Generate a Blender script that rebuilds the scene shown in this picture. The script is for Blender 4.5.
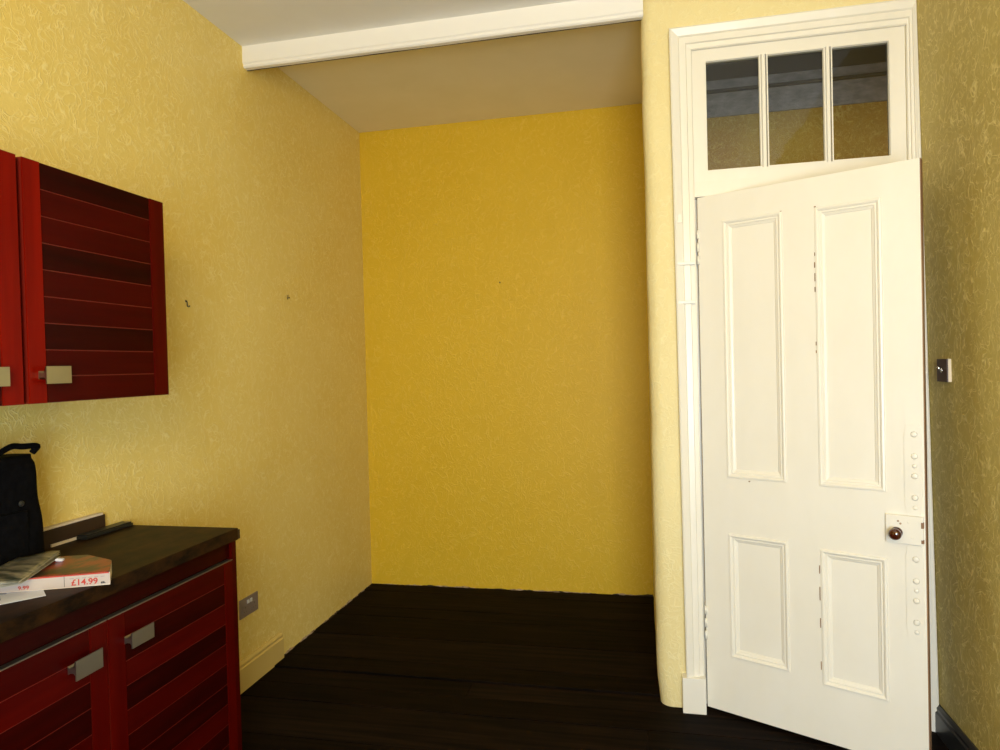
import bpy, bmesh, math, random
from mathutils import Vector, Matrix, noise
random.seed(7)
C = bpy.context.scene.collection
for o in list(bpy.data.objects):
    bpy.data.objects.remove(o)

# ------------------------------------------------------------ camera, light, exposure
F = 677.09; YAW = 0.2119; PITCH = -0.0147; ROLL = -0.0252
cy, sy, cp, sp, cr, sr = (math.cos(YAW), math.sin(YAW), math.cos(PITCH), math.sin(PITCH), math.cos(ROLL), math.sin(ROLL))
fwd0 = Vector((-sy, cy, 0)); rt0 = Vector((cy, sy, 0)); up0 = Vector((0, 0, 1))
fwd = fwd0*cp + up0*sp; up1 = up0*cp - fwd0*sp
rt = rt0*cr + up1*sr; up = up1*cr - rt0*sr
cd = bpy.data.cameras.new('camera'); cam = bpy.data.objects.new('camera', cd); C.objects.link(cam)
cd.sensor_width = 36; cd.lens = F/1000*36; cd.clip_start = 0.02
m = Matrix.Identity(4)
for i in range(3):
    m[i][0] = rt[i]; m[i][1] = up[i]; m[i][2] = -fwd[i]
m[0][3], m[1][3], m[2][3] = 0, 0, 1.45
cam.matrix_world = m
bpy.context.scene.camera = cam

w = bpy.data.worlds.new('world'); bpy.context.scene.world = w; w.use_nodes = True
w.node_tree.nodes['Background'].inputs[0].default_value = (0.55, 0.7, 1, 1)
w.node_tree.nodes['Background'].inputs[1].default_value = 1.0

def area(name, loc, rot, sx, sy_, e, col):
    l = bpy.data.lights.new(name, 'AREA'); l.shape = 'RECTANGLE'; l.size = sx; l.size_y = sy_; l.energy = e; l.color = col
    o = bpy.data.objects.new(name, l); C.objects.link(o); o.location = loc; o.rotation_euler = rot
    return o
WX0, WX1, WZ0, WZ1, WY = -0.30, 0.95, 0.45, 2.65, -1.15      # window behind the camera
area('daylight_lower_sash', ((WX0+WX1)/2, WY-0.16, 1.15), (math.radians(84), 0, 0), 1.15, 1.35, 108, (0.66, 0.82, 1.0))
area('added_warm_fill', ((WX0+WX1)/2, WY-0.16, 2.28), (math.radians(98), 0, 0), 1.15, 0.65, 62, (1.0, 0.76, 0.32))  # warm fill added at the window top to tint the upper room
area('added_hall_fill', (1.7, 3.55, 2.6), (math.radians(50), 0, math.radians(60)), 0.4, 0.4, 3.0, (1.0, 0.9, 0.75))  # unseen lamp added to light the hall wall behind the fanlight

vs = bpy.context.scene.view_settings
vs.view_transform = 'Standard'; vs.look = 'None'; vs.gamma = 1; vs.use_curve_mapping = False
vs.exposure = 0.0

# ------------------------------------------------------------ helpers
XL, YB, XR, YD = -1.827, 4.2365, 0.015, 2.899
ZC, ZCA, ZB = 2.982, 3.018, 2.884
YR = -1.15

def nm():
    return bmesh.new()
def box(bm, x0, x1, y0, y1, z0, z1, bev=0):
    vsx = [bm.verts.new((x, y, z)) for x in (x0, x1) for y in (y0, y1) for z in (z0, z1)]
    fs = [(0,1,3,2),(4,6,7,5),(0,4,5,1),(2,3,7,6),(0,2,6,4),(1,5,7,3)]
    faces = [bm.faces.new([vsx[i] for i in f]) for f in fs]
    if bev:
        es = list({e for f in faces for e in f.edges})
        bmesh.ops.bevel(bm, geom=es, offset=bev, segments=2, profile=0.7, affect='EDGES')
    return bm
def obj(name, bm, mat, parent=None, smooth=False, **kw):
    bmesh.ops.recalc_face_normals(bm, faces=bm.faces)
    me = bpy.data.meshes.new(name); bm.to_mesh(me); bm.free()
    if mat: me.materials.append(mat)
    if smooth:
        for p in me.polygons: p.use_smooth = True
    o = bpy.data.objects.new(name, me); C.objects.link(o)
    if parent: o.parent = parent
    for k, v in kw.items(): o[k] = v
    return o
def empty(name, loc=(0,0,0), rz=0, **kw):
    o = bpy.data.objects.new(name, None); C.objects.link(o); o.location = loc; o.rotation_euler = (0,0,rz)
    o.empty_display_size = 0.05
    for k, v in kw.items(): o[k] = v
    return o
def prism(bm, pts, z0, z1):
    """closed XY outline extruded in z"""
    a = [bm.verts.new((x, y, z0)) for x, y in pts]; b = [bm.verts.new((x, y, z1)) for x, y in pts]
    n = len(pts)
    bm.faces.new(a); bm.faces.new(b[::-1])
    for i in range(n): bm.faces.new((a[i], a[(i+1)%n], b[(i+1)%n], b[i]))
def loop_sweep(bm, rings, closed_path=True):
    """rings: list of lists of points, one per profile vertex; faces between consecutive profile verts"""
    R = [[bm.verts.new(p) for p in ring] for ring in rings]
    n = len(R[0])
    for k in range(len(R)-1):
        for i in range(n if closed_path else n-1):
            j = (i+1) % n
            bm.faces.new((R[k][i], R[k][j], R[k+1][j], R[k+1][i]))
    return R
def rect_mould(bm, x0, x1, z0, z1, prof, y=0):
    """prof: (inset towards centre, height towards -y)"""
    rings = []
    for ins, h in prof:
        rings.append([(x0+ins, y-h, z0+ins), (x1-ins, y-h, z0+ins), (x1-ins, y-h, z1-ins), (x0+ins, y-h, z1-ins)])
    loop_sweep(bm, rings)
def tube(bm, pts, rad, seg=8):
    prev = None; rings = []
    for i, p in enumerate(pts):
        p = Vector(p)
        t = (Vector(pts[min(i+1, len(pts)-1)]) - Vector(pts[max(i-1, 0)])).normalized()
        a = t.orthogonal().normalized() if prev is None else (prev - t*prev.dot(t)).normalized()
        prev = a; b = t.cross(a)
        r = rad[i] if isinstance(rad, (list, tuple)) else rad
        rings.append([bm.verts.new(p + (a*math.cos(2*math.pi*k/seg) + b*math.sin(2*math.pi*k/seg))*r) for k in range(seg)])
    for i in range(len(rings)-1):
        for k in range(seg):
            bm.faces.new((rings[i][k], rings[i][(k+1)%seg], rings[i+1][(k+1)%seg], rings[i+1][k]))
    bm.faces.new(rings[0][::-1]); bm.faces.new(rings[-1])
def lathe(bm, prof, origin, axis, seg=24):
    axis = Vector(axis).normalized(); a = axis.orthogonal().normalized(); b = axis.cross(a); o = Vector(origin)
    rings = []
    for r, h in prof:
        rings.append([bm.verts.new(o + axis*h + (a*math.cos(2*math.pi*k/seg) + b*math.sin(2*math.pi*k/seg))*max(r, 1e-4)) for k in range(seg)])
    for i in range(len(rings)-1):
        for k in range(seg):
            bm.faces.new((rings[i][k], rings[i][(k+1)%seg], rings[i+1][(k+1)%seg], rings[i+1][k]))
    bm.faces.new(rings[0][::-1]); bm.faces.new(rings[-1])

# ------------------------------------------------------------ materials
def mat(name, col, rough=0.5, metal=0.0, spec=0.5, coat=0.0):
    mt = bpy.data.materials.new(name); mt.use_nodes = True
    b = mt.node_tree.nodes['Principled BSDF']
    b.inputs['Base Color'].default_value = (*col, 1); b.inputs['Roughness'].default_value = rough
    b.inputs['Metallic'].default_value = metal; b.inputs['Specular IOR Level'].default_value = spec
    b.inputs['Coat Weight'].default_value = coat; b.inputs['Coat Roughness'].default_value = 0.08
    return mt
def nodes(mt): return mt.node_tree.nodes, mt.node_tree.links, mt.node_tree.nodes['Principled BSDF']
def add_noise(mt, c1, c2, scale=(5,5,5), detail=4, rough=0.6, lo=0.3, hi=0.7, bump=0.0, dist=0.002, ns=1.0):
    N, L, b = nodes(mt)
    tc = N.new('ShaderNodeTexCoord'); mp = N.new('ShaderNodeMapping'); mp.inputs['Scale'].default_value = scale
    n = N.new('ShaderNodeTexNoise'); n.inputs['Scale'].default_value = ns; n.inputs['Detail'].default_value = detail; n.inputs['Roughness'].default_value = rough
    r = N.new('ShaderNodeValToRGB'); r.color_ramp.elements[0].position = lo; r.color_ramp.elements[1].position = hi
    r.color_ramp.elements[0].color = (*c1, 1); r.color_ramp.elements[1].color = (*c2, 1)
    L.new(tc.outputs['Object'], mp.inputs[0]); L.new(mp.outputs[0], n.inputs[0]); L.new(n.outputs[0], r.inputs[0]); L.new(r.outputs[0], b.inputs['Base Color'])
    if bump:
        bp = N.new('ShaderNodeBump'); bp.inputs['Strength'].default_value = bump; bp.inputs['Distance'].default_value = dist
        L.new(n.outputs[0], bp.inputs['Height']); L.new(bp.outputs[0], b.inputs['Normal'])
    return mt

def wallpaper(name, base, vein, scale=26, bump=0.6, vw=0.10, blotch=None, rough=0.55):
    mt = mat(name, base, rough, spec=0.3); N, L, b = nodes(mt)
    tc = N.new('ShaderNodeTexCoord')
    nz = N.new('ShaderNodeTexNoise'); nz.inputs['Scale'].default_value = 9; nz.inputs['Detail'].default_value = 2
    L.new(tc.outputs['Object'], nz.inputs[0])
    sub = N.new('ShaderNodeVectorMath'); sub.operation = 'SUBTRACT'; sub.inputs[1].default_value = (0.5,)*3
    L.new(nz.outputs['Color'], sub.inputs[0])
    sc = N.new('ShaderNodeVectorMath'); sc.operation = 'SCALE'; sc.inputs['Scale'].default_value = 0.2
    L.new(sub.outputs[0], sc.inputs[0])
    ad = N.new('ShaderNodeVectorMath'); L.new(tc.outputs['Object'], ad.inputs[0]); L.new(sc.outputs[0], ad.inputs[1])
    mp = N.new('ShaderNodeMapping'); mp.inputs['Scale'].default_value = (1.1, 1.1, 0.55); L.new(ad.outputs[0], mp.inputs[0])
    hs = []
    for s, off in ((scale, 0), (scale*1.45, 3.7)):
        v = N.new('ShaderNodeTexVoronoi'); v.feature = 'DISTANCE_TO_EDGE'; v.inputs['Scale'].default_value = s
        m2 = N.new('ShaderNodeMapping'); m2.inputs['Location'].default_value = (off, off, off); L.new(mp.outputs[0], m2.inputs[0]); L.new(m2.outputs[0], v.inputs['Vector'])
        mr = N.new('ShaderNodeMapRange'); mr.inputs['From Min'].default_value = 0; mr.inputs['From Max'].default_value = vw; mr.inputs['To Min'].default_value = 1; mr.inputs['To Max'].default_value = 0
        mr.interpolation_type = 'SMOOTHSTEP'
        L.new(v.outputs['Distance'], mr.inputs['Value']); hs.append(mr)
    mx = N.new('ShaderNodeMath'); mx.operation = 'MAXIMUM'; L.new(hs[0].outputs[0], mx.inputs[0]); 
    hf = N.new('ShaderNodeMath'); hf.operation = 'MULTIPLY'; hf.inputs[1].default_value = 0.6; L.new(hs[1].outputs[0], hf.inputs[0]); L.new(hf.outputs[0], mx.inputs[1])
    mk = N.new('ShaderNodeTexNoise'); mk.inputs['Scale'].default_value = 38; mk.inputs['Detail'].default_value = 1; L.new(mp.outputs[0], mk.inputs[0])
    mkr = N.new('ShaderNodeMapRange'); mkr.inputs['From Min'].default_value = 0.37; mkr.inputs['From Max'].default_value = 0.60; mkr.inputs['To Min'].default_value = 0.08; L.new(mk.outputs[0], mkr.inputs['Value'])
    mm = N.new('ShaderNodeMath'); mm.operation = 'MULTIPLY'; L.new(mx.outputs[0], mm.inputs[0]); L.new(mkr.outputs[0], mm.inputs[1]); mx = mm
    big = N.new('ShaderNodeTexNoise'); big.inputs['Scale'].default_value = 2.2; big.inputs['Detail'].default_value = 5; L.new(tc.outputs['Object'], big.inputs[0])
    bc = N.new('ShaderNodeMix'); bc.data_type = 'RGBA'; bc.inputs['A'].default_value = (*base, 1); bc.inputs['B'].default_value = (*(blotch or base), 1)
    br = N.new('ShaderNodeMapRange'); br.inputs['From Min'].default_value = 0.4; br.inputs['From Max'].default_value = 0.65; L.new(big.outputs[0], br.inputs['Value']); L.new(br.outputs[0], bc.inputs['Factor'])
    mix = N.new('ShaderNodeMix'); mix.data_type = 'RGBA'; mix.inputs['B'].default_value = (*vein, 1)
    L.new(bc.outputs['Result'], mix.inputs['A']); L.new(mx.outputs[0], mix.inputs['Factor']); L.new(mix.outputs['Result'], b.inputs['Base Color'])
    fine = N.new('ShaderNodeTexNoise'); fine.inputs['Scale'].default_value = 110; fine.inputs['Detail'].default_value = 2; L.new(tc.outputs['Object'], fine.inputs[0])
    sm = N.new('ShaderNodeMath'); sm.operation = 'MULTIPLY_ADD'; sm.inputs[1].default_value = 0.5; L.new(fine.outputs[0], sm.inputs[0]); L.new(mx.outputs[0], sm.inputs[2])
    bp = N.new('ShaderNodeBump'); bp.inputs['Strength'].default_value = bump; bp.inputs['Distance'].default_value = 0.003
    L.new(sm.outputs[0], bp.inputs['Height']); L.new(bp.outputs[0], b.inputs['Normal'])
    return mt

M = {}
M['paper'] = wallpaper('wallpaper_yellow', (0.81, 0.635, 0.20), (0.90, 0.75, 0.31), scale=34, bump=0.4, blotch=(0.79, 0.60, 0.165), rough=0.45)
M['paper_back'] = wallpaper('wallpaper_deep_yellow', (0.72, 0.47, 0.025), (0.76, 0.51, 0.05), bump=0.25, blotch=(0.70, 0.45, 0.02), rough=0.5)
M['paper_door'] = wallpaper('wallpaper_cream', (0.82, 0.70, 0.36), (0.85, 0.74, 0.41), scale=34, bump=0.35, blotch=(0.80, 0.67, 0.33), rough=0.5)
M['paper_right'] = wallpaper('wallpaper_veined', (0.56, 0.44, 0.12), (0.80, 0.67, 0.26), scale=31, bump=0.5, vw=0.09, blotch=(0.50, 0.38, 0.10))
M['ceil'] = add_noise(mat('ceiling_paint', (0.8, 0.77, 0.72), 0.8), (0.86, 0.84, 0.80), (0.90, 0.88, 0.85), (3, 3, 3), bump=0.15)
M['ceil_alcove'] = add_noise(mat('alcove_ceiling_paint', (0.8, 0.68, 0.45), 0.8), (0.88, 0.78, 0.5), (0.92, 0.82, 0.56), (3, 3, 3), bump=0.15)
M['white'] = add_noise(mat('white_gloss_paint', (0.84, 0.80, 0.70), 0.38, coat=0.08), (0.83, 0.785, 0.68), (0.86, 0.82, 0.73), (6, 6, 3), bump=0.08, dist=0.001)
M['beam'] = mat('beam_paint', (0.9, 0.88, 0.85), 0.4)
M['edge'] = add_noise(mat('bare_wood_edge', (0.3, 0.17, 0.08), 0.6), (0.2, 0.1, 0.05), (0.42, 0.26, 0.14), (20, 20, 2))
M['skirt'] = mat('skirting_cream', (0.66, 0.50, 0.17), 0.35)
M['skirt_dark'] = mat('skirting_dark', (0.03, 0.03, 0.03), 0.35)
M['crack'] = mat('dark_gap', (0.03, 0.02, 0.012), 0.9)
M['plaster'] = add_noise(mat('bare_plaster', (0.5, 0.35, 0.22), 0.9), (0.12, 0.07, 0.04), (0.62, 0.46, 0.32), (30, 30, 30))
M['hall_grey'] = add_noise(mat('hall_grey', (0.35, 0.32, 0.32), 0.7), (0.24, 0.22, 0.22), (0.46, 0.42, 0.42), (14, 14, 30), bump=0.5)
M['hall_dark'] = mat('hall_dark', (0.1, 0.075, 0.055), 0.7)
M['steel'] = mat('brushed_steel', (0.40, 0.38, 0.33), 0.38, 1.0)
M['steel_brass'] = mat('brushed_handle', (0.42, 0.38, 0.22), 0.35, 1.0)
M['socket'] = mat('socket_steel', (0.30, 0.25, 0.26), 0.45, 0.3)
M['black'] = add_noise(mat('black_fabric', (0.004, 0.004, 0.004), 0.9, spec=0.06), (0.0015, 0.0015, 0.002), (0.005, 0.005, 0.006), (60, 60, 60), bump=0.3)
M['black_plastic'] = mat('black_plastic', (0.012, 0.014, 0.015), 0.4)
M['knob'] = mat('brown_knob', (0.06, 0.010, 0.003), 0.12, coat=1.0)
M['brownplate'] = mat('brown_bakelite', (0.06, 0.03, 0.02), 0.3)
M['beige'] = mat('pale_pattress', (0.7, 0.6, 0.45), 0.5)
M['chrome'] = mat('chrome', (0.8, 0.8, 0.8), 0.15, 1.0)
M['sheet'] = mat('white_paper', (0.72, 0.75, 0.86), 0.6)
M['cream_paper'] = mat('cream_paper', (0.72, 0.62, 0.5), 0.6)
M['red_ink'] = mat('red_ink', (0.5, 0.04, 0.02), 0.5)
M['orange_ink'] = add_noise(mat('orange_print', (0.4, 0.06, 0.02), 0.35), (0.45, 0.03, 0.01), (0.40, 0.13, 0.03), (25, 25, 5))
M['blue_ink'] = mat('blue_ink', (0.02, 0.04, 0.18), 0.5)
M['black_ink'] = mat('black_ink', (0.02, 0.02, 0.02), 0.6)
M['grey_print'] = add_noise(mat('grey_print', (0.2, 0.19, 0.15), 0.3), (0.05, 0.06, 0.045), (0.32, 0.29, 0.22), (14, 40, 5), lo=0.4, hi=0.62)
M['cream_dull'] = mat('dull_page', (0.34, 0.32, 0.26), 0.4)
M['grey_ink'] = mat('grey_ink', (0.25, 0.2, 0.22), 0.6)
M['strip'] = mat('price_paper', (0.50, 0.42, 0.37), 0.5)
M['brochure'] = add_noise(mat('brochure_cover', (0.3, 0.06, 0.02), 0.3), (0.03, 0.018, 0.006), (0.30, 0.03, 0.006), (16, 9, 4), detail=4, lo=0.45, hi=0.58)
M['brown_board'] = mat('brown_laminate', (0.035, 0.018, 0.01), 0.45)

def wood(name, c1, c2, grain='z', rough=0.3, coat=0.0):
    mt = mat(name, c1, rough, coat=coat, spec=0.07)
    s = {'z': (30, 30, 2.0), 'y': (30, 2.0, 30), 'x': (2.0, 30, 30)}[grain]
    return add_noise(mt, c1, c2, s, detail=5, lo=0.32, hi=0.68, bump=0.06, dist=0.001)
M['cherry_v'] = wood('cherry_stile', (0.13, 0.0025, 0.0005), (0.20, 0.005, 0.0008), 'z')  # lit copy of the stile wood, brightness painted into the colour
M['cherry_s'] = wood('cherry_stile_shaded', (0.055, 0.001, 0.0004), (0.08, 0.002, 0.0006), 'z')  # shaded copy of the same stile wood, darker colour for less light
M['cherry_glint'] = mat('cherry_joint_glint', (0.16, 0.008, 0.003), 0.4)  # bright red backing, paints the highlights along the slat joints
M['cherry_a'] = wood('cherry_slat', (0.034, 0.0008, 0.0004), (0.055, 0.0015, 0.0005), 'y')
M['cherry_b'] = wood('cherry_slat_bright', (0.045, 0.0010, 0.0006), (0.072, 0.002, 0.0008), 'y')
M['cherry_c'] = wood('cherry_slat_dark', (0.014, 0.0008, 0.0004), (0.030, 0.001, 0.0004), 'y')
M['worktop'] = add_noise(mat('mottled_worktop', (0.05, 0.028, 0.012), 0.5, spec=0.1), (0.004, 0.002, 0.001), (0.045, 0.018, 0.004), (16, 9, 16), detail=6, rough=0.7, lo=0.38, hi=0.68, bump=0.03)

# floor boards: dark stained wood, tone varies from board to board
def board_mat():
    mt = mat('stained_board', (0.012, 0.008, 0.006), 0.6, spec=0.025); N, L, b = nodes(mt)
    tc = N.new('ShaderNodeTexCoord'); mp = N.new('ShaderNodeMapping'); mp.inputs['Scale'].default_value = (1.6, 26, 10)
    oi = N.new('ShaderNodeObjectInfo')
    L.new(tc.outputs['Object'], mp.inputs[0])
    n = N.new('ShaderNodeTexNoise'); n.inputs['Scale'].default_value = 1.5; n.inputs['Detail'].default_value = 6; L.new(mp.outputs[0], n.inputs[0])
    r = N.new('ShaderNodeValToRGB'); r.color_ramp.elements[0].position = 0.3; r.color_ramp.elements[1].position = 0.75
    r.color_ramp.elements[0].color = (0.0030, 0.0026, 0.0024, 1); r.color_ramp.elements[1].color = (0.016, 0.009, 0.0055, 1)
    L.new(n.outputs[0], r.inputs[0])
    hv = N.new('ShaderNodeHueSaturation'); mr = N.new('ShaderNodeMapRange'); mr.inputs['To Min'].default_value = 0.75; mr.inputs['To Max'].default_value = 1.35
    L.new(oi.outputs['Random'], mr.inputs['Value']); L.new(mr.outputs[0], hv.inputs['Value']); L.new(r.outputs[0], hv.inputs['Color']); L.new(hv.outputs[0], b.inputs['Base Color'])
    bp = N.new('ShaderNodeBump'); bp.inputs['Strength'].default_value = 0.15; bp.inputs['Distance'].default_value = 0.002
    L.new(n.outputs[0], bp.inputs['Height']); L.new(bp.outputs[0], b.inputs['Normal'])
    return mt
M['board'] = board_mat()
M['socket_dark'] = mat('socket_slots', (0.16, 0.14, 0.13), 0.5)
def glass_mat():
    mt = bpy.data.materials.new('window_glass'); mt.use_nodes = True; N = mt.node_tree.nodes; L = mt.node_tree.links; N.clear()
    o = N.new('ShaderNodeOutputMaterial'); t = N.new('ShaderNodeBsdfTransparent'); t.inputs[0].default_value = (0.85, 0.87, 0.84, 1)
    g = N.new('ShaderNodeBsdfGlossy'); g.inputs['Roughness'].default_value = 0.03; fr = N.new('ShaderNodeFresnel'); fr.inputs[0].default_value = 1.5
    tc = N.new('ShaderNodeTexCoord'); n = N.new('ShaderNodeTexNoise'); n.inputs['Scale'].default_value = 6
    bp = N.new('ShaderNodeBump'); bp.inputs['Strength'].default_value = 0.1; bp.inputs['Distance'].default_value = 0.01
    L.new(tc.outputs['Object'], n.inputs[0]); L.new(n.outputs[0], bp.inputs['Height']); L.new(bp.outputs[0], g.inputs['Normal'])
    mx = N.new('ShaderNodeMixShader'); L.new(fr.outputs[0], mx.inputs[0]); L.new(t.outputs[0], mx.inputs[1]); L.new(g.outputs[0], mx.inputs[2]); L.new(mx.outputs[0], o.inputs[0])
    return mt
M['glass'] = glass_mat()
S = dict(kind='structure')

# ------------------------------------------------------------ room shell
obj('wall_left', box(nm(), XL-0.12, XL, YR, YB+0.12, -0.05, 3.15), M['paper'], **S)
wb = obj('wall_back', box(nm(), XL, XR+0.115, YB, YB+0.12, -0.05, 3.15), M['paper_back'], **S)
# right wall leans in slightly towards the top
bm = nm(); box(bm, 1.076, 1.2, YR, YD+0.02, -0.05, 3.15)
for v in bm.verts:
    if v.co.x < 1.1: v.co.x = 1.076-0.016*v.co.z
obj('wall_right', bm, M['paper_right'], **S)
# wall that holds the door, with its rounded corner and the return of the alcove
bm = nm(); NZ = 60; r0 = 0.05
rows = []
for k in range(NZ+1):
    z = -0.05 + 3.2*k/NZ
    wob = 0.006*noise.noise(Vector((0, 0, z*2.1))) + 0.003*noise.noise(Vector((5, 0, z*7)))
    x0 = XR - 0.004 + 0.01*(1-z/3) + wob
    if z < 0.12: x0 += 0.012*(1-z/0.12)
    pts = [(0.21, YD), (0.13, YD)]
    for a in range(7):
        t = math.radians(90*a/6)
        pts.append((x0+r0-r0*math.sin(t), YD+r0-r0*math.cos(t)))
    pts += [(x0, YD+0.3), (XR+0.004, YB-0.4), (XR+0.004, YB+0.01), (0.13, YB+0.01), (0.13, YD+0.13), (0.21, YD+0.13)]
    rows.append([bm.verts.new((x, y, z)) for x, y in pts])
n = len(rows[0])
for k in range(NZ):
    for i in range(n): bm.faces.new((rows[k][i], rows[k][(i+1)%n], rows[k+1][(i+1)%n], rows[k+1][i]))
bm.faces.new(rows[0]); bm.faces.new(rows[-1][::-1])
box(bm, 0.21, 1.2, YD, YD+0.13, 2.722, 3.15)
box(bm, 1.004, 1.2, YD, YD+0.13, -0.05, 2.722)
wd = obj('wall_door', bm, M['paper_door'], **S)
for p in wd.data.polygons:
    p.use_smooth = abs(p.normal.z) < 0.3 and p.center.x < 0.12 and p.area < 0.02
# rear wall with the daylight window
bm = nm()
box(bm, XL-0.12, WX0, YR-0.15, YR, -0.05, 3.15); box(bm, WX1, 1.2, YR-0.15, YR, -0.05, 3.15)
box(bm, WX0, WX1, YR-0.15, YR, -0.05, WZ0); box(bm, WX0, WX1, YR-0.15, YR, WZ1, 3.15)
obj('wall_rear', bm, M['paper'], **S)
wf = obj('window_2', (lambda b: (box(b, WX0, WX0+0.05, YR-0.1, YR-0.05, WZ0, WZ1), box(b, WX1-0.05, WX1, YR-0.1, YR-0.05, WZ0, WZ1),
    box(b, WX0+0.05, WX1-0.05, YR-0.1, YR-0.05, WZ0, WZ0+0.05), box(b, WX0+0.05, WX1-0.05, YR-0.1, YR-0.05, WZ1-0.05, WZ1),
    box(b, WX0+0.05, WX1-0.05, YR-0.1, YR-0.05, 1.63, 1.67), b)[-1])(nm()), M['white'], **S)
# ceilings and the beam between them
obj('ceiling', box(nm(), XL-0.1, 1.2, YR-0.1, YD+0.03, ZC, ZC+0.12), M['ceil'], **S)
obj('ceiling', box(nm(), XL-0.1, 0.2, YD+0.045, YB+0.1, ZCA, ZCA+0.1), M['ceil_alcove'], **S)
bm = nm()
prof = [(0, ZC+0.01), (0, ZB+0.022), (0.006, ZB+0.016), (0.006, ZB+0.006), (0.012, ZB), (0.036, ZB), (0.036, ZC+0.05), (0.0, ZC+0.05)]
NX = 40
rows = []
for k in range(NX+1):
    x = XL + (0.022-XL)*k/NX
    rows.append([bm.verts.new((x, YD-0.004+a, z+(0.002*noise.noise(Vector((x*3, 0, 0))) if z < ZC else 0))) for a, z in prof])
for k in range(NX):
    for i in range(len(prof)): bm.faces.new((rows[k][i], rows[k][(i+1)%8], rows[k+1][(i+1)%8], rows[k+1][i]))
bm.faces.new(rows[0]); bm.faces.new(rows[-1][::-1])
bmo = obj('trim_1', bm, M['beam'], **S)
bm = nm(); box(bm, XL, 0.018, YD+0.0325, YD+0.0365, ZB-0.0015, ZB+0.02); obj('dark_gap', bm, M['crack'], bmo)
# floor: joists/sub-base and boards running across the room
fl = obj('floor', box(nm(), XL-0.1, 2.2, YR-0.1, YB+0.1, -0.08, -0.022), M['crack'], **S)
bw = 0.14; y = YD+0.085
def board(y0, y1, x0=XL, x1=1.076, dz=0):
    obj('floorboard', box(nm(), x0, x1, y0+0.0015, y1-0.0015, -0.022, dz, 0), M['board'], fl)
yy = 2.984
while yy < YB-0.01:
    y1 = min(yy+bw, YB); board(yy, y1, x1=XR+0.03, dz=0.007-random.random()*0.0025); yy = y1
yy = 2.979
while yy > YR+0.01:
    y0 = max(yy-bw, YR); seams = [XL] + ([random.uniform(-0.9, 0.5)] if random.random() < 0.6 else []) + [1.076]
    for a, b in zip(seams, seams[1:]):
        board(y0, yy, a+0.001, b-0.001, 0.0005-random.random()*0.0025)
    yy = y0
bm = nm(); box(bm, 0.14, 2.2, 3.0, YB+0.05, -0.022, 0.0)
obj('floorboard', bm, M['board'], fl)

# crumbling gap and broken plaster along the foot of the walls
def ragged(name, p0, p1, h, t, m, parent, seed, amp=1.0, base=0.0):
    bm = nm(); nseg = 110; p0 = Vector(p0); p1 = Vector(p1); d = (p1-p0); nrm = Vector((-d.y, d.x, 0)).normalized()
    rs = []
    for k in range(nseg+1):
        q = p0 + d*k/nseg
        hh = base + h*max(0.05, 0.5+amp*noise.noise(Vector((k*0.13+seed, seed, 0)))*0.7+0.35*noise.noise(Vector((k*0.83+seed, seed, 0))))
        tt = t*(0.6+0.5*noise.noise(Vector((k*0.35, seed+9, 0))))
        rs.append([bm.verts.new(q+Vector((0, 0, base*0.6))), bm.verts.new(q+nrm*tt+Vector((0, 0, base*0.6))), bm.verts.new(q+nrm*tt*0.7+Vector((0, 0, hh))), bm.verts.new(q+Vector((0, 0, hh+0.001)))])
    for k in range(nseg):
        for i in range(4): bm.faces.new((rs[k][i], rs[k][(i+1)%4], rs[k+1][(i+1)%4], rs[k+1][i]))
    bm.faces.new(rs[0]); bm.faces.new(rs[-1][::-1])
    return obj(name, bm, m, parent)
wl = bpy.data.objects['wall_left']
ragged('broken_plaster', (XR, YB, 0), (XL, YB, 0), 0.016, 0.012, M['plaster'], wb, 3.1, 1.3)
ragged('dark_gap', (XR, YB-0.001, 0), (XL, YB-0.001, 0), 0.013, 0.014, M['crack'], wb, 8.3, 1.6, 0.0)
ragged('broken_plaster', (XL, YB, 0), (XL, 3.08, 0), 0.014, 0.012, M['plaster'], wl, 5.1, 1.3)
ragged('dark_gap', (XL, YB, 0), (XL, 3.08, 0), 0.012, 0.02, M['crack'], wl, 1.3, 1.0)

# skirting boards
def skirting(name, x, y0, y1, h, s, m):
    bm = nm(); pr = [(0, 0), (0.018*s, 0), (0.018*s, h-0.03), (0.013*s, h-0.024), (0.014*s, h-0.012), (0.007*s, h), (0, h)]
    a = [bm.verts.new((x+px, y0, z)) for px, z in pr]; b = [bm.verts.new((x+px, y1, z)) for px, z in pr]
    for i in range(len(pr)): bm.faces.new((a[i], a[(i+1)%7], b[(i+1)%7], b[i]))
    bm.faces.new(a); bm.faces.new(b[::-1])
    return obj(name, bm, m, **S)
skirting('baseboard_left', XL, YR, 3.076, 0.135, 1, M['skirt'])
skirting('baseboard_right', 1.075, YR, YD-0.03, 0.108, -1, M['skirt_dark'])

# ------------------------------------------------------------ door frame, fanlight, hall
# casing: left leg, head, right leg as three mitred lengths of one moulding
cprof = [(0.0, 0.0), (0.0, 0.010), (0.04, 0.014), (0.24, 0.016), (0.28, 0.024), (0.56, 0.024), (0.62, 0.031), (0.8, 0.037), (0.93, 0.041), (1.0, 0.038), (1.0, 0.0)]
bm = nm()
xi0, xi1, zi, xo0, xo1, zo = 0.211, 1.004, 2.715, 0.123, 1.031, 2.800
rings = []
for s, d in cprof:
    xa = xi0+(xo0-xi0)*s; xb = xi1+(xo1-xi1)*s; xb0 = xi1+(1.072-xi1)*s; xa0 = xi0+(0.138-xi0)*s; zz = zi+(zo-zi)*s
    rings.append([(xa0, YD-d, 0.145), (xa, YD-d, zz), (xb, YD-d, zz), (xb0, YD-d, 0.0)])
loop_sweep(bm, rings, False)
tr = obj('trim_2', bm, M['white'], label='moulded white door casing', **S)
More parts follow.
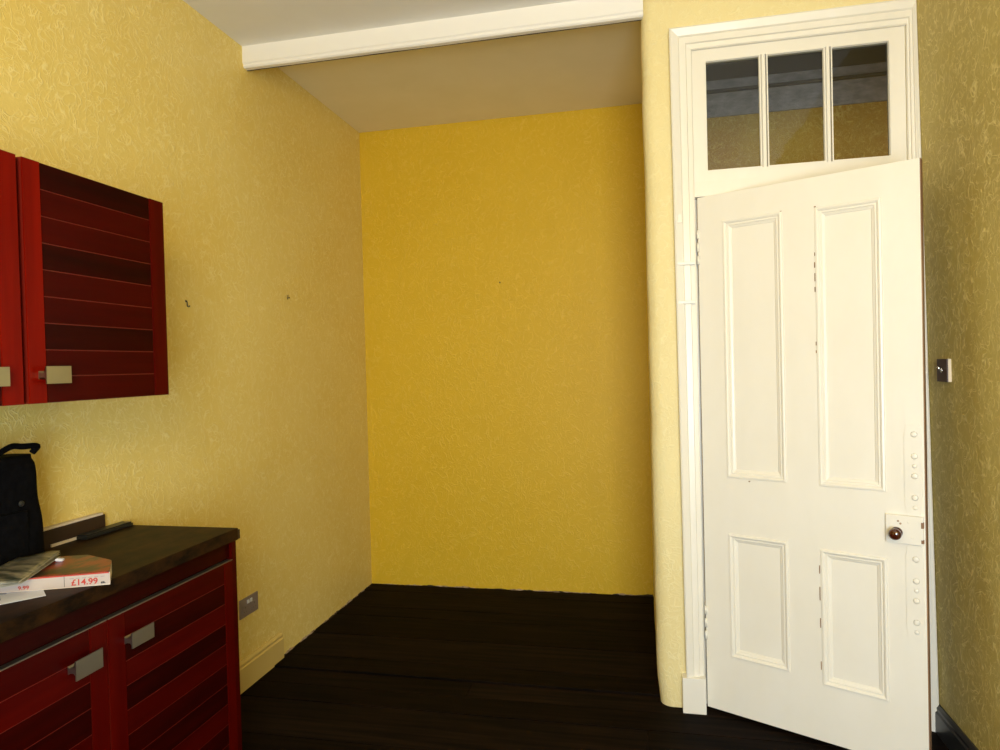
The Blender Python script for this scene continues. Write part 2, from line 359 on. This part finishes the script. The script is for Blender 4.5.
bm = nm(); box(bm, 0.121, 0.214, YD-0.047, YD, 0, 0.146, 0.003); obj('plinth_block', bm, M['white'], tr)
bm = nm(); box(bm, 0.211, 1.004, YD-0.002, YD+0.13, 2.118, 2.180); obj('transom_bar', bm, M['white'], tr)
bm = nm()
box(bm, 0.2, 0.2125, YD-0.001, YD+0.132, 0.0, 2.118); box(bm, 0.9985, 1.02, YD-0.001, YD+0.132, 0.0, 2.118)
box(bm, 0.2125, 0.224, YD+0.05, YD+0.10, 0.0, 2.118); box(bm, 0.987, 0.9985, YD+0.05, YD+0.10, 0.0, 2.118)
obj('jamb', bm, M['white'], tr)
for z in (1.845, 1.687):
    bm = nm(); box(bm, 0.137, 0.205, YD-0.0425, YD-0.02, z-0.006, z+0.006, 0.002); obj('painted_strap', bm, M['white'], tr)
bm = nm(); box(bm, 0.139, 0.158, YD-0.0435, YD-0.03, 2.01, 2.045, 0.003); obj('painted_catch', bm, M['white'], tr)
# fanlight
ws = empty('window_1', (0.6, YD, 2.18), kind='structure', label='three-pane fanlight above the door')
def loc(bm):
    bmesh.ops.translate(bm, verts=bm.verts, vec=(-0.6, -YD, -2.18)); return bm
zg0, zg1 = 2.220, 2.670
gx = [(0.262, 0.476), (0.500, 0.716), (0.739, 0.951)]
bm = nm(); fy0, fy1 = YD+0.002, YD+0.042
box(bm, 0.212, 0.262, fy0, fy1, 2.181, 2.716); box(bm, 0.951, 1.003, fy0, fy1, 2.181, 2.716)
box(bm, 0.262, 0.951, fy0, fy1, 2.181, zg0); box(bm, 0.262, 0.951, fy0, fy1, zg1, 2.716)
obj('sash_frame', loc(bm), M['white'], ws)
for a, b in ((0.476, 0.500), (0.716, 0.739)):
    bm = nm(); prism(bm, [(a, fy0+0.012), (a+0.006, fy0), (b-0.006, fy0), (b, fy0+0.012), (b, fy1), (a, fy1)], zg0, zg1)
    obj('glazing_bar', loc(bm), M['white'], ws)
for a, b in gx:
    bm = nm(); rect_mould(bm, a, b, zg0, zg1, [(-0.001, 0.002), (0.004, 0.002), (0.006, -0.010)], YD+0.0025); obj('glazing_bead', loc(bm), M['white'], ws)
    bm = nm(); box(bm, a-0.003, b+0.003, YD+0.022, YD+0.026, zg0-0.003, zg1+0.003); obj('pane', loc(bm), M['glass'], ws)
# hall beyond the door
HY = 4.15
bm = nm(); box(bm, 0.13, 2.2, HY, HY+0.1, -0.05, 3.3)
M['paper_hall'] = wallpaper('wallpaper_hall', (0.60, 0.38, 0.06), (0.78, 0.56, 0.15), scale=44, bump=0.6, vw=0.12, blotch=(0.50, 0.24, 0.03))
hw = obj('wall_hall', bm, M['paper_hall'], **S)
obj('wall_hall_end', box(nm(), 2.2, 2.3, YD+0.05, HY+0.1, -0.05, 3.3), M['paper'], **S)
obj('wall_hall_near', box(nm(), 1.2, 2.2, YD+0.01, YD+0.13, -0.05, 3.3), M['paper'], **S)
obj('ceiling', box(nm(), 0.13, 2.3, YD+0.13, HY+0.1, 3.3, 3.4), M['hall_dark'], **S)
obj('trim_3', box(nm(), 0.13, 2.2, HY-0.012, HY, 2.86, 3.07), M['hall_grey'], **S)
obj('trim_4', box(nm(), 0.13, 2.2, HY-0.035, HY, 2.995, 3.01), M['hall_dark'], **S)
obj('trim_5', box(nm(), 0.13, 2.2, HY-0.02, HY, 3.07, 3.3), M['hall_dark'], **S)

# ------------------------------------------------------------ the panelled door, open towards the room
DW = 0.784; DZ0, DZ1 = 0.015, 2.114
dr = empty('door_1', (0.222, YD-0.001, 0), math.radians(-26.7), kind='structure', label='white four-panel door standing ajar into the room')
cols = [(0.105, 0.328), (0.450, 0.661)]; T = 0.044
def dbox(name, x0, x1, z0, z1, y0=0.0, y1=T, m='white'):
    return obj(name, box(nm(), x0, x1, y0, y1, z0, z1, 0), M[m], dr)
dbox('stile', 0, cols[0][0], DZ0, DZ1); dbox('stile', cols[0][1], cols[1][0], DZ0, DZ1); dbox('stile', cols[1][1], DW-0.003, DZ0, DZ1)
rects = [(0, 0.977, 2.003), (1, 0.975, 1.998), (0, 0.248, 0.744), (1, 0.231, 0.733)]
for c in (0, 1):
    x0, x1 = cols[c]; zs = [r for r in rects if r[0] == c]
    hi = zs[0]; lo_ = zs[1]
    dbox('rail', x0, x1, hi[2], DZ1); dbox('rail', x0, x1, lo_[2], hi[1]); dbox('rail', x0, x1, DZ0, lo_[1])
for c, z0, z1 in rects:
    x0, x1 = cols[c]
    dbox('panel', x0, x1, z0, z1, 0.011, 0.029)
    bm = nm(); rect_mould(bm, x0, x1, z0, z1, [(-0.004, 0), (-0.002, 0.0045), (0.004, 0.006), (0.009, 0.003), (0.012, -0.001), (0.018, -0.001), (0.021, -0.005), (0.028, -0.008), (0.031, -0.0115)], 0)
    obj('moulding', bm, M['white'], dr)
bm = nm(); box(bm, DW-0.003, DW, 0.0, T, DZ0, DZ1)
obj('door_edge', bm, M['edge'], dr, label='bare brown leading edge of the door')
# butt hinges, painted over
for z0 in (1.83, 0.285):
    for k in range(3):
        bm = nm(); tube(bm, [(0.002, -0.005, z0+0.012+k*0.052), (0.002, -0.005, z0+0.046+k*0.052)], 0.0055, 10); obj('hinge_knuckle', bm, M['white'], dr, True)
# surface lock case with knob
bm = nm(); box(bm, 0.664, 0.776, -0.014, 0.0, 0.799, 0.896, 0.002); lk = obj('lock_case', bm, M['white'], dr)
bm = nm(); lathe(bm, [(0.019, 0), (0.017, 0.004), (0.008, 0.006), (0.0075, 0.016), (0.014, 0.02), (0.0195, 0.027), (0.0205, 0.034), (0.0185, 0.041), (0.012, 0.046), (0.003, 0.048)], (0.697, -0.014, 0.836), (0, -1, 0), 28)
obj('knob', bm, M['knob'], dr, True, label='glossy dark brown knob')
for x, z in ((0.733, 0.874), (0.742, 0.822), (0.709, 0.868), (0.702, 0.876)):
    bm = nm(); lathe(bm, [(0.0035, 0), (0.0035, 0.001), (0.002, 0.002)], (x, -0.014, z), (0, -1, 0), 10); obj('screw_head', bm, M['white'] if x > 0.72 else M['plaster'], dr)
for z, h in ((0.868, 0.02), (0.812, 0.012)):
    bm = nm(); box(bm, 0.770, 0.7775, -0.0146, 0.002, z-h/2, z+h/2); obj('paint_chip', bm, M['edge'], dr)
# paint flaked off along the mouldings
for x, z, h in ((0.448, 1.83, 0.012), (0.447, 1.79, 0.02), (0.4475, 1.745, 0.03), (0.447, 1.70, 0.018), (0.4475, 1.50, 0.014), (0.4475, 1.47, 0.01), (0.445, 0.66, 0.03), (0.445, 0.57, 0.05), (0.445, 0.46, 0.035), (0.445, 0.30, 0.03)):
    bm = nm(); box(bm, x-0.0035, x-0.001, -0.0035, 0.0, z-h/2, z+h/2); obj('paint_chip', bm, M['edge'], dr)
for x, z in ((0.328, 2.006), (0.449, 2.004), (0.19, 0.966)):
    bm = nm(); box(bm, x-0.003, x+0.003, -0.003, 0.0, z-0.002, z+0.002); obj('paint_chip', bm, M['edge'], dr)
# painted-over ornamental finger plates above and below the lock
def finger_plate(z0, z1, up_):
    bm = nm()
    cx = 0.748; hw_ = 0.027; N_ = 28; L_ = []; R_ = []
    for k in range(N_+1):
        t = k/N_; z = z0+(z1-z0)*t
        e = min(t, 1-t)*(z1-z0)
        wv = hw_*(0.72 + 0.28*min(1, e/0.03)) + 0.0025*math.sin(e*170)*math.exp(-e*20)
        L_.append((cx-wv, z)); R_.append((cx+wv, z))
    poly = L_ + R_[::-1]
    a = [bm.verts.new((x, 0, z)) for x, z in poly]; b = [bm.verts.new((x*0.98+cx*0.02, -0.0035, z)) for x, z in poly]
    bm.faces.new(b)
    for i in range(len(a)): bm.faces.new((a[i], a[(i+1)%len(a)], b[(i+1)%len(a)], b[i]))
    fp = obj('finger_plate', bm, M['white'], dr)
    zz = z0+0.025; k = 0
    while zz < z1-0.02:
        bm = nm(); r = 0.0085 if k % 3 else 0.006
        lathe(bm, [(r*1.2, 0), (r*0.9, 0.0008), (r*0.5, 0.0015), (0.001, 0.0018)], (cx+0.004, -0.0035, zz), (0, -1, 0), 14)
        obj('rosette', bm, M['white'], fp, True); zz += 0.034 if k % 3 != 1 else 0.075; k += 1
finger_plate(0.90, 1.21, True); finger_plate(0.47, 0.795, False)

# ------------------------------------------------------------ kitchen units
def t_handle(bm, x, y0, y1, z0, z1, d=0.024):
    """T section running along y: plate off the door, web between"""
    zc = (z0+z1)/2
    pr = [(0, zc-0.010), (0.004, zc-0.006), (d-0.008, zc-0.006), (d-0.003, zc-0.011), (d-0.003, z0), (d, z0), (d, z1), (d-0.003, z1), (d-0.003, zc+0.011), (d-0.008, zc+0.006), (0.004, zc+0.006), (0, zc+0.010)]
    a = [bm.verts.new((x+px, y0, z)) for px, z in pr]; b = [bm.verts.new((x+px, y1, z)) for px, z in pr]
    n = len(pr)
    for i in range(n): bm.faces.new((a[i], a[(i+1)%n], b[(i+1)%n], b[i]))
    bmesh.ops.triangulate(bm, faces=[bm.faces.new(a), bm.faces.new(b[::-1])])
def slat_door(name, root, xf, y0, y1, z0, z1, s0, s1, handle, tones, hmat, hz, sm='ss', label=None):
    """xf front plane, stiles s0/s1 wide at the two sides, slats between"""
    bx, by, bz = root.location
    def L(bm): bmesh.ops.translate(bm, verts=bm.verts, vec=(-bx, -by, -bz)); return bm
    d = obj(name, L(box(nm(), xf-0.02, xf-0.0032, y0+0.002, y1-0.002, z0, z1)), M['cherry_glint'], root)
    if label: d['label'] = label
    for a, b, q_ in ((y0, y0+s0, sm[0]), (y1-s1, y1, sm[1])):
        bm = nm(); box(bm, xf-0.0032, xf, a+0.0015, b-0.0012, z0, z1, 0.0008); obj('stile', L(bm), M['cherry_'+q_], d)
    n = round((z1-z0)/0.066); h = (z1-z0)/n
    for k in range(n):
        zt = z1-k*h
        bm = nm(); box(bm, xf-0.0032, xf-0.0014, y0+s0+0.0012, y1-s1-0.0012, zt-h+0.0013, zt-0.0013, 0.0006)
        obj('slat', L(bm), M['cherry_'+tones[k % len(tones)]], d)
    bm = nm(); t_handle(bm, xf, handle[0], handle[1], hz[0], hz[1]); obj('handle', L(bm), M[hmat], d, label='brushed metal tab handle')
    return d
# wall unit
XK = -1.4454
wc = empty('wall_cabinet', (XK-0.02, 0.835, 1.389), label='cherry-red slatted double wall cabinet hung on the yellow left wall', category='cabinet')
def LW(bm): bmesh.ops.translate(bm, verts=bm.verts, vec=(-wc.location.x, -wc.location.y, -wc.location.z)); return bm
bm = nm(); box(bm, XL, XK-0.0215, 0.835, 1.838, 1.384, 1.978, 0.001); obj('carcass', LW(bm), M['cherry_c'], wc)
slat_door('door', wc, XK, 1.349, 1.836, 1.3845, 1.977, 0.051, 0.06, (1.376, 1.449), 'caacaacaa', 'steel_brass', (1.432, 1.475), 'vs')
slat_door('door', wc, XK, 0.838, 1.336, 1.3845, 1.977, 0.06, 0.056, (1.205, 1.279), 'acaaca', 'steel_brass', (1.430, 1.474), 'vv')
# base unit
XD = -1.3692
bc_ = empty('base_cabinet', (XD-0.02, 0.93, 0), label='cherry-red slatted double base cabinet under the mottled brown worktop', category='cabinet')
def LB(bm): bmesh.ops.translate(bm, verts=bm.verts, vec=(-bc_.location.x, -bc_.location.y, 0)); return bm
bm = nm(); box(bm, XL+0.02, XD-0.0215, 0.93, 2.02, 0.15, 0.882); obj('carcass', LB(bm), M['cherry_c'], bc_)
bm = nm(); box(bm, XL+0.02, XD-0.002, 2.0225, 2.046, 0.0, 0.882, 0.001); obj('end_panel', LB(bm), M['cherry_a'], bc_)
bm = nm(); box(bm, XD-0.0205, XD-0.012, 0.93, 2.0215, 0.828, 0.882, 0.001); obj('top_rail', LB(bm), M['cherry_c'], bc_)
bm = nm(); box(bm, XL+0.02, XD-0.07, 0.93, 2.0215, 0.0, 0.149); obj('plinth', LB(bm), M['cherry_c'], bc_)
slat_door('door', bc_, XD, 1.482, 2.021, 0.155, 0.818, 0.058, 0.045, (1.536, 1.618), 'acbcaccacc', 'steel', (0.722, 0.763))
slat_door('door', bc_, XD, 0.935, 1.478, 0.155, 0.818, 0.058, 0.055, (1.355, 1.437), 'abccacacca', 'steel', (0.719, 0.767))
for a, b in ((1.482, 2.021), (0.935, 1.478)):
    bm = nm(); box(bm, XD-0.019, XD, a, b, 0.8185, 0.8215); obj('edge_highlight', LB(bm), M['steel'], bc_)  # pale strip stands in for the highlight along the door tops
# worktop and its upstand
ZW = 0.9226
wt = empty('worktop', (-1.59, 1.47, 0.8825), label='mottled dark brown laminate worktop on the red base cabinet', category='worktop')
def LT(bm): bmesh.ops.translate(bm, verts=bm.verts, vec=(1.59, -1.47, -0.8825)); return bm
bm = nm(); box(bm, XL+0.001, -1.358, 0.90, 2.042, 0.8825, ZW, 0.004); obj('slab', LT(bm), M['worktop'], wt)
bm = nm(); box(bm, -1.42, -1.3615, 2.042, 2.057, 0.883, 0.914, 0.001); obj('end_trim', LT(bm), M['brown_board'], wt)
bm = nm(); prism(bm, [(XL+0.001, 0.9), (-1.805, 0.9), (-1.805, 1.957), (XL+0.001, 1.945)], ZW, 0.978)
us = obj('upstand', LT(bm), M['brown_board'], wt)
bm = nm(); box(bm, XL+0.001, -1.8045, 0.9, 1.948, 0.978, 0.985); obj('upstand_top', LT(bm), M['cream_paper'], wt, label='cream top edge of the upstand')

# ------------------------------------------------------------ things on the worktop
def rounded_bag(): 
    bm = nm(); NZ_, NA = 26, 36
    rows = []
    for k in range(NZ_+1):
        t = k/NZ_; z = t*0.309
        hy = 0.150 + 0.022*(1-t)**1.5 + (0.010*math.exp(-((t-0.42)/0.2)**2))
        hx = 0.052 + 0.008*(1-t) + 0.004*math.sin(t*9)
        if t > 0.96: hx *= 0.88; hy *= 0.985
        if t < 0.06: hx *= 0.95; hy *= 0.98
        row = []
        for a in range(NA):
            th = 2*math.pi*a/NA; c, s = math.cos(th), math.sin(th); p = 0.32
            x = hx*math.copysign(abs(c)**p, c); yy_ = hy*math.copysign(abs(s)**p, s)
            wn = 0.004*noise.noise(Vector((x*14, yy_*14, z*12)))
            row.append(bm.verts.new((x+wn, yy_+wn*0.6, z)))
        rows.append(row)
    for k in range(NZ_):
        for a in range(NA): bm.faces.new((rows[k][a], rows[k][(a+1)%NA], rows[k+1][(a+1)%NA], rows[k+1][a]))
    bm.faces.new(rows[0][::-1]); bm.faces.new(rows[-1])
    return bm
bag = empty('bag', (-1.737, 1.445, ZW+0.001), label='black fabric bag with looped handles standing on the worktop', category='bag')
obj('body', rounded_bag(), M['black'], bag, True)
def strap(pts, r=0.0085):
    bm = nm(); P = []
    for i in range(len(pts)-1):
        p0 = Vector(pts[max(i-1, 0)]); p1 = Vector(pts[i]); p2 = Vector(pts[i+1]); p3 = Vector(pts[min(i+2, len(pts)-1)])
        for k in range(5):
            t = k/5; P.append(0.5*((2*p1)+(-p0+p2)*t+(2*p0-5*p1+4*p2-p3)*t*t+(-p0+3*p1-3*p2+p3)*t**3))
    P.append(Vector(pts[-1])); tube(bm, P, r, 8); return bm
obj('handle', strap([(0.03, 0.02, 0.309), (0.035, 0.05, 0.325), (0.035, 0.085, 0.337), (0.035, 0.115, 0.333), (0.035, 0.150, 0.331), (0.035, 0.163, 0.327), (0.03, 0.150, 0.311)]), M['black'], bag, True)
obj('handle', strap([(0.02, -0.13, 0.312), (0.03, -0.09, 0.333), (0.03, -0.03, 0.338), (0.03, 0.01, 0.333), (0.03, 0.035, 0.312)], 0.010), M['black'], bag, True)
bm = nm(); lathe(bm, [(0.008, 0), (0.008, 0.002), (0.005, 0.004)], (0.058, 0.085, 0.18), (1, 0, 0), 16); obj('stud', bm, M['black_plastic'], bag)
bm = nm(); box(bm, 0.048, 0.066, -0.12, 0.10, 0.03, 0.16, 0.006); obj('pocket', bm, M['black'], bag)

def sheet(bm, pts, z, th=0.0012, zf=None):
    """thin page: quad corner points bilinearly filled; zf(u,v) adds lift"""
    n_ = 10; (a, b, c, d) = [Vector((*p, 0)) for p in pts]
    for side in (0, 1):
        g = []
        for i in range(n_+1):
            row = []
            for j in range(n_+1):
                u, v = i/n_, j/n_
                p = (a*(1-u)+b*u)*(1-v)+(d*(1-u)+c*u)*v
                row.append(bm.verts.new((p.x, p.y, z+(zf(u, v) if zf else 0)+th*side)))
            g.append(row)
        for i in range(n_):
            for j in range(n_): bm.faces.new((g[i][j], g[i+1][j], g[i+1][j+1], g[i][j+1]))
        if side == 0: g0 = g
    for i in range(n_):
        for (A, B, C_, D) in (((i, 0), (i+1, 0), (i+1, 0), (i, 0)), ((i, n_), (i+1, n_), (i+1, n_), (i, n_)), ((0, i), (0, i+1), (0, i+1), (0, i)), ((n_, i), (n_, i+1), (n_, i+1), (n_, i))):
            bm.faces.new((g0[A[0]][A[1]], g0[B[0]][B[1]], g[B[0]][B[1]], g[A[0]][A[1]]))
    return bm
def text(name, body, size, loc, rz, m, parent, sx=1.0):
    cu = bpy.data.curves.new(name, 'FONT'); cu.body = body; cu.size = size; cu.extrude = 0.0002; cu.align_x = 'LEFT'; cu.offset = size*0.02
    t = bpy.data.objects.new('tmp', cu); C.objects.link(t)
    bpy.context.view_layer.update()
    me = bpy.data.meshes.new_from_object(t); bpy.data.objects.remove(t)
    me.materials.clear(); me.materials.append(m)
    o = bpy.data.objects.new(name, me); C.objects.link(o); o.location = loc; o.rotation_euler = (0, 0, rz); o.scale = (sx, 1, 1); o.parent = parent
    return o

# brochure stack with a price strip on its near edge
def poly_prism(name, pts, z0, z1, m, parent, org=(0, 0, 0)):
    bm = nm(); prism(bm, [(x-org[0], y-org[1]) for x, y in pts], z0-org[2], z1-org[2]); return obj(name, bm, m, parent)
bo = (-1.45, 1.42, ZW+0.001)
br = empty('brochure_stack', bo, label='red and orange brochures with a white price strip, along the front edge of worktop', category='brochure')
A, B = Vector((-1.592, 1.327)), Vector((-1.327, 1.448)); back = Vector((-0.15, 0.155))
pts = [A, B, Vector((-1.40, 1.535)), Vector((-1.51, 1.572)), Vector((-1.640, 1.52)), Vector((-1.650, 1.40))]
poly_prism('pages', [tuple(p) for p in pts], ZW+0.001, 0.9555, M['cream_paper'], br, bo)
poly_prism('cover', [tuple(p) for p in pts], 0.956, 0.9575, M['brochure'] if 'brochure' in M else M['orange_ink'], br, bo)
d2 = (B-A).normalized(); ang = math.atan2(d2.y, d2.x); nn = Vector((d2.y, -d2.x))
def on_front(u0, u1, z0, z1, name, m, off=0.0006, parent=br):
    """flat print on the near face, u measured from the right end"""
    p = [B-d2*u0, B-d2*u1]; q = [v+nn*off for v in p]
    bm = nm(); a = [bm.verts.new((v.x-bo[0], v.y-bo[1], z-bo[2])) for v, z in ((p[0], z0), (p[1], z0), (p[1], z1), (p[0], z1))]
    b = [bm.verts.new((v.x-bo[0], v.y-bo[1], z-bo[2])) for v, z in ((q[0], z0), (q[1], z0), (q[1], z1), (q[0], z1))]
    bm.faces.new(b); [bm.faces.new((a[i], a[(i+1)%4], b[(i+1)%4], b[i])) for i in range(4)]
    return obj(name, bm, m, parent)
st = on_front(0.0005, 0.285, ZW+0.003, 0.954, 'price_strip', M['strip'] if 'strip' in M else M['cream_paper'])
on_front(0.1025, 0.1035, ZW+0.004, 0.953, 'divider', M['black_ink'], 0.001, br)
on_front(0.002, 0.283, 0.9528, 0.9555, 'red_band', M['red_ink'], 0.001, br)
for k in range(6):
    on_front(0.012+k*0.014, 0.021+k*0.014, 0.9455, 0.9465, 'small_print', M['grey_ink'] if 'grey_ink' in M else M['black_ink'], 0.001, br)
def ftext(body, size, u, z, m, sx=1.0):
    t = text('price_text', body, size, (0, 0, 0), 0, m, br)
    p = B-d2*u+nn*0.0012
    t.matrix_local = Matrix.Translation((p.x-bo[0], p.y-bo[1], z-bo[2])) @ Matrix.Rotation(ang, 4, 'Z') @ Matrix.Rotation(math.radians(90), 4, 'X') @ Matrix.Diagonal((sx, 1, 1, 1))
ftext('\u00a314.99', 0.021, 0.088, 0.929, M['red_ink'], 1.05)
ftext('ea.', 0.010, 0.021, 0.9285, M['black_ink'], 1.0)
ftext('9.99', 0.013, 0.205, 0.929, M['red_ink'], 1.1)

# magazine lying skewed on the brochures
mo = (-1.58, 1.42, 0.960)
mg = empty('magazine', mo, label='dull grey-green magazine with curled pages lying on the brochures in front of the black bag', category='magazine')
cor = [(-1.599, 1.564), (-1.552, 1.521), (-1.458, 1.318), (-1.61, 1.22)]
q = [(-1.640, 1.50), (-1.560, 1.535), (-1.452, 1.318), (-1.56, 1.24)]
for k in range(4):
    e = 0.004*k
    qq = [(x-mo[0]-e*(1 if i < 2 else 0.4), y-mo[1]+e*(0.8 if i in (1,) else -0.5)) for i, (x, y) in enumerate(q)]
    bm = sheet(nm(), qq, 0.0004+k*0.0022, 0.0010, lambda u, v, k=k: 0.004*k*(1-v)*u*(1-0.4*u) + 0.002*math.sin(u*7+k))
    obj('page', bm, M['grey_print'] if k in (1, 3) else M['cream_dull'] if 'cream_dull' in M else M['cream_paper'], mg, True)
bm = nm(); lathe(bm, [(0.002, 0), (0.007, 0.001), (0.010, 0.004), (0.008, 0.008), (0.002, 0.009)], (0.045, 0.085, -0.003), (0.2, 0.1, 1), 9)
for v in bm.verts: v.co += Vector((noise.noise(v.co*90), noise.noise(v.co*90+Vector((4,0,0))), 0))*0.004
obj('folded_corner', bm, M['sheet'], mg)

# white sheet nearest the front edge
so = (-1.5, 1.33, ZW+0.0015)
shp = [(-1.418, 1.349), (-1.469, 1.390), (-1.633, 1.341-0.02), (-1.52, 1.215)]
sh = sheet(nm(), [(x-so[0], y-so[1]) for x, y in shp], 0, 0.0008)
so_o = obj('paper_sheet', sh, M['sheet'], None, label='white paper sheet with blue marks at the front left edge of the worktop', category='paper'); so_o.location = so
def mark(a, b, wdt):
    a = Vector(a)-Vector(so[:2]); b = Vector(b)-Vector(so[:2]); d = (b-a).normalized(); nq = Vector((-d.y, d.x))*wdt/2
    bm = nm(); prism(bm, [tuple(a-nq), tuple(b-nq), tuple(b+nq), tuple(a+nq)], 0.0009, 0.0011); obj('blue_mark', bm, M['blue_ink'], so_o)
mark((-1.560, 1.352), (-1.507, 1.371), 0.009); mark((-1.545, 1.338), (-1.500, 1.302), 0.004); mark((-1.56, 1.335), (-1.53, 1.346), 0.006)

# dark flat case beyond the upstand
fo = (-1.782, 1.93, ZW+0.001)
fc = empty('flat_case', fo, label='thin black flat case lying against the wall at the back of the worktop', category='case')
bm = nm(); box(bm, -0.017, 0.024, -0.10, 0.10, 0, 0.010, 0.003); obj('body', bm, M['black_plastic'], fc)
bm = nm(); box(bm, -0.018, 0.020, -0.095, 0.097, 0.0102, 0.0145, 0.002); obj('lid', bm, M['black_plastic'], fc)
bm = nm(); box(bm, 0.0, 0.02, 0.085, 0.096, 0.0146, 0.0152); obj('clasp', bm, M['steel'], fc)
bm = nm(); box(bm, -1.805, -1.800, 1.74, 1.84, ZW+0.0005, ZW+0.009); obj('sealant', LT(bm), M['cream_paper'], wt, label='pale strip of sealant')

# ------------------------------------------------------------ wall fittings
# double socket on the left wall
sk = empty('double_socket', (XL, 2.807, 0.365), label='brushed grey double socket low on the left wall beside the base cabinet', category='socket')
bm = nm(); box(bm, 0.0, 0.006, -0.073, 0.073, -0.043, 0.043, 0.002); obj('plate', bm, M['socket'], sk)
for s in (-1, 1):
    bm = nm(); box(bm, 0.006, 0.009, s*0.036-0.019, s*0.036+0.019, -0.030, 0.010, 0.001); obj('outlet', bm, M['socket'], sk)
    bm = nm(); box(bm, 0.009, 0.0093, s*0.036-0.003, s*0.036+0.003, -0.002, 0.006); box(bm, 0.009, 0.0093, s*0.036-0.012, s*0.036-0.006, -0.02, -0.016); box(bm, 0.009, 0.0093, s*0.036+0.006, s*0.036+0.012, -0.02, -0.016)
    obj('pin_holes', bm, M['socket_dark'], sk)
    bm = nm(); box(bm, 0.006, 0.011, s*0.012-0.007, s*0.012+0.007, 0.014, 0.030, 0.001); obj('rocker', bm, M['sheet'], sk)
# light switch on the right wall
wx = 1.076-0.016*1.391
sw = empty('light_switch', (wx, 2.711, 1.391), label='small brown light switch with a metal toggle on the right wall', category='switch')
bm = nm(); box(bm, -0.010, 0.004, -0.044, 0.044, -0.041, 0.041, 0.001); obj('pattress', bm, M['beige'], sw)
bm = nm(); box(bm, -0.0135, -0.010, -0.0425, 0.0425, -0.041, 0.041, 0.001); obj('plate', bm, M['brownplate'], sw)
bm = nm(); lathe(bm, [(0.008, 0), (0.008, 0.002), (0.005, 0.003)], (-0.0135, 0, 0), (-1, 0, 0), 16); tube(bm, [(-0.0135, 0, 0), (-0.022, 0, 0.006), (-0.028, 0, 0.012)], [0.0035, 0.0035, 0.0045], 10); obj('toggle', bm, M['chrome'], sw, True)
# hook and nails
hk = empty('wall_hook', (XL, 2.437, 1.731), label='small dark metal hook in the left wall just right of the wall cabinet', category='hook')
bm = nm(); tube(bm, [(0, 0, 0.012), (0.005, 0, 0.012), (0.006, 0, 0.006), (0.006, 0.0, -0.006), (0.007, 0.003, -0.011), (0.009, 0.008, -0.011), (0.009, 0.011, -0.006)], 0.0022, 8); obj('shank', bm, M['black_plastic'], hk)
bm = nm(); lathe(bm, [(0.005, 0), (0.005, 0.001), (0.003, 0.002)], (0, 0, 0.012), (1, 0, 0), 10); obj('collar', bm, M['black_plastic'], hk)
def nail(name, p, ax, lab, up_=False):
    bm = nm(); lathe(bm, [(0.0018, -0.01), (0.0018, 0.012), (0.004, 0.0125), (0.004, 0.014), (0.002, 0.0145)], (0, 0, 0), ax, 10)
    if up_: tube(bm, [(0.004, 0, -0.008), (0.005, 0, 0.004), (0.006, 0, 0.016)], 0.0018, 6)
    o = obj(name, bm, M['black_plastic'], None, label=lab, category='nail'); o.location = p
nail('nail', (XL, 3.24, 1.829), (1, 0, 0.1), 'bent nail in the left wall midway between the hook and the alcove corner', True)
nail('nail', (-0.896, YB, 1.974), (0.1, -1, 0.2), 'tiny nail in the yellow back wall of the alcove')
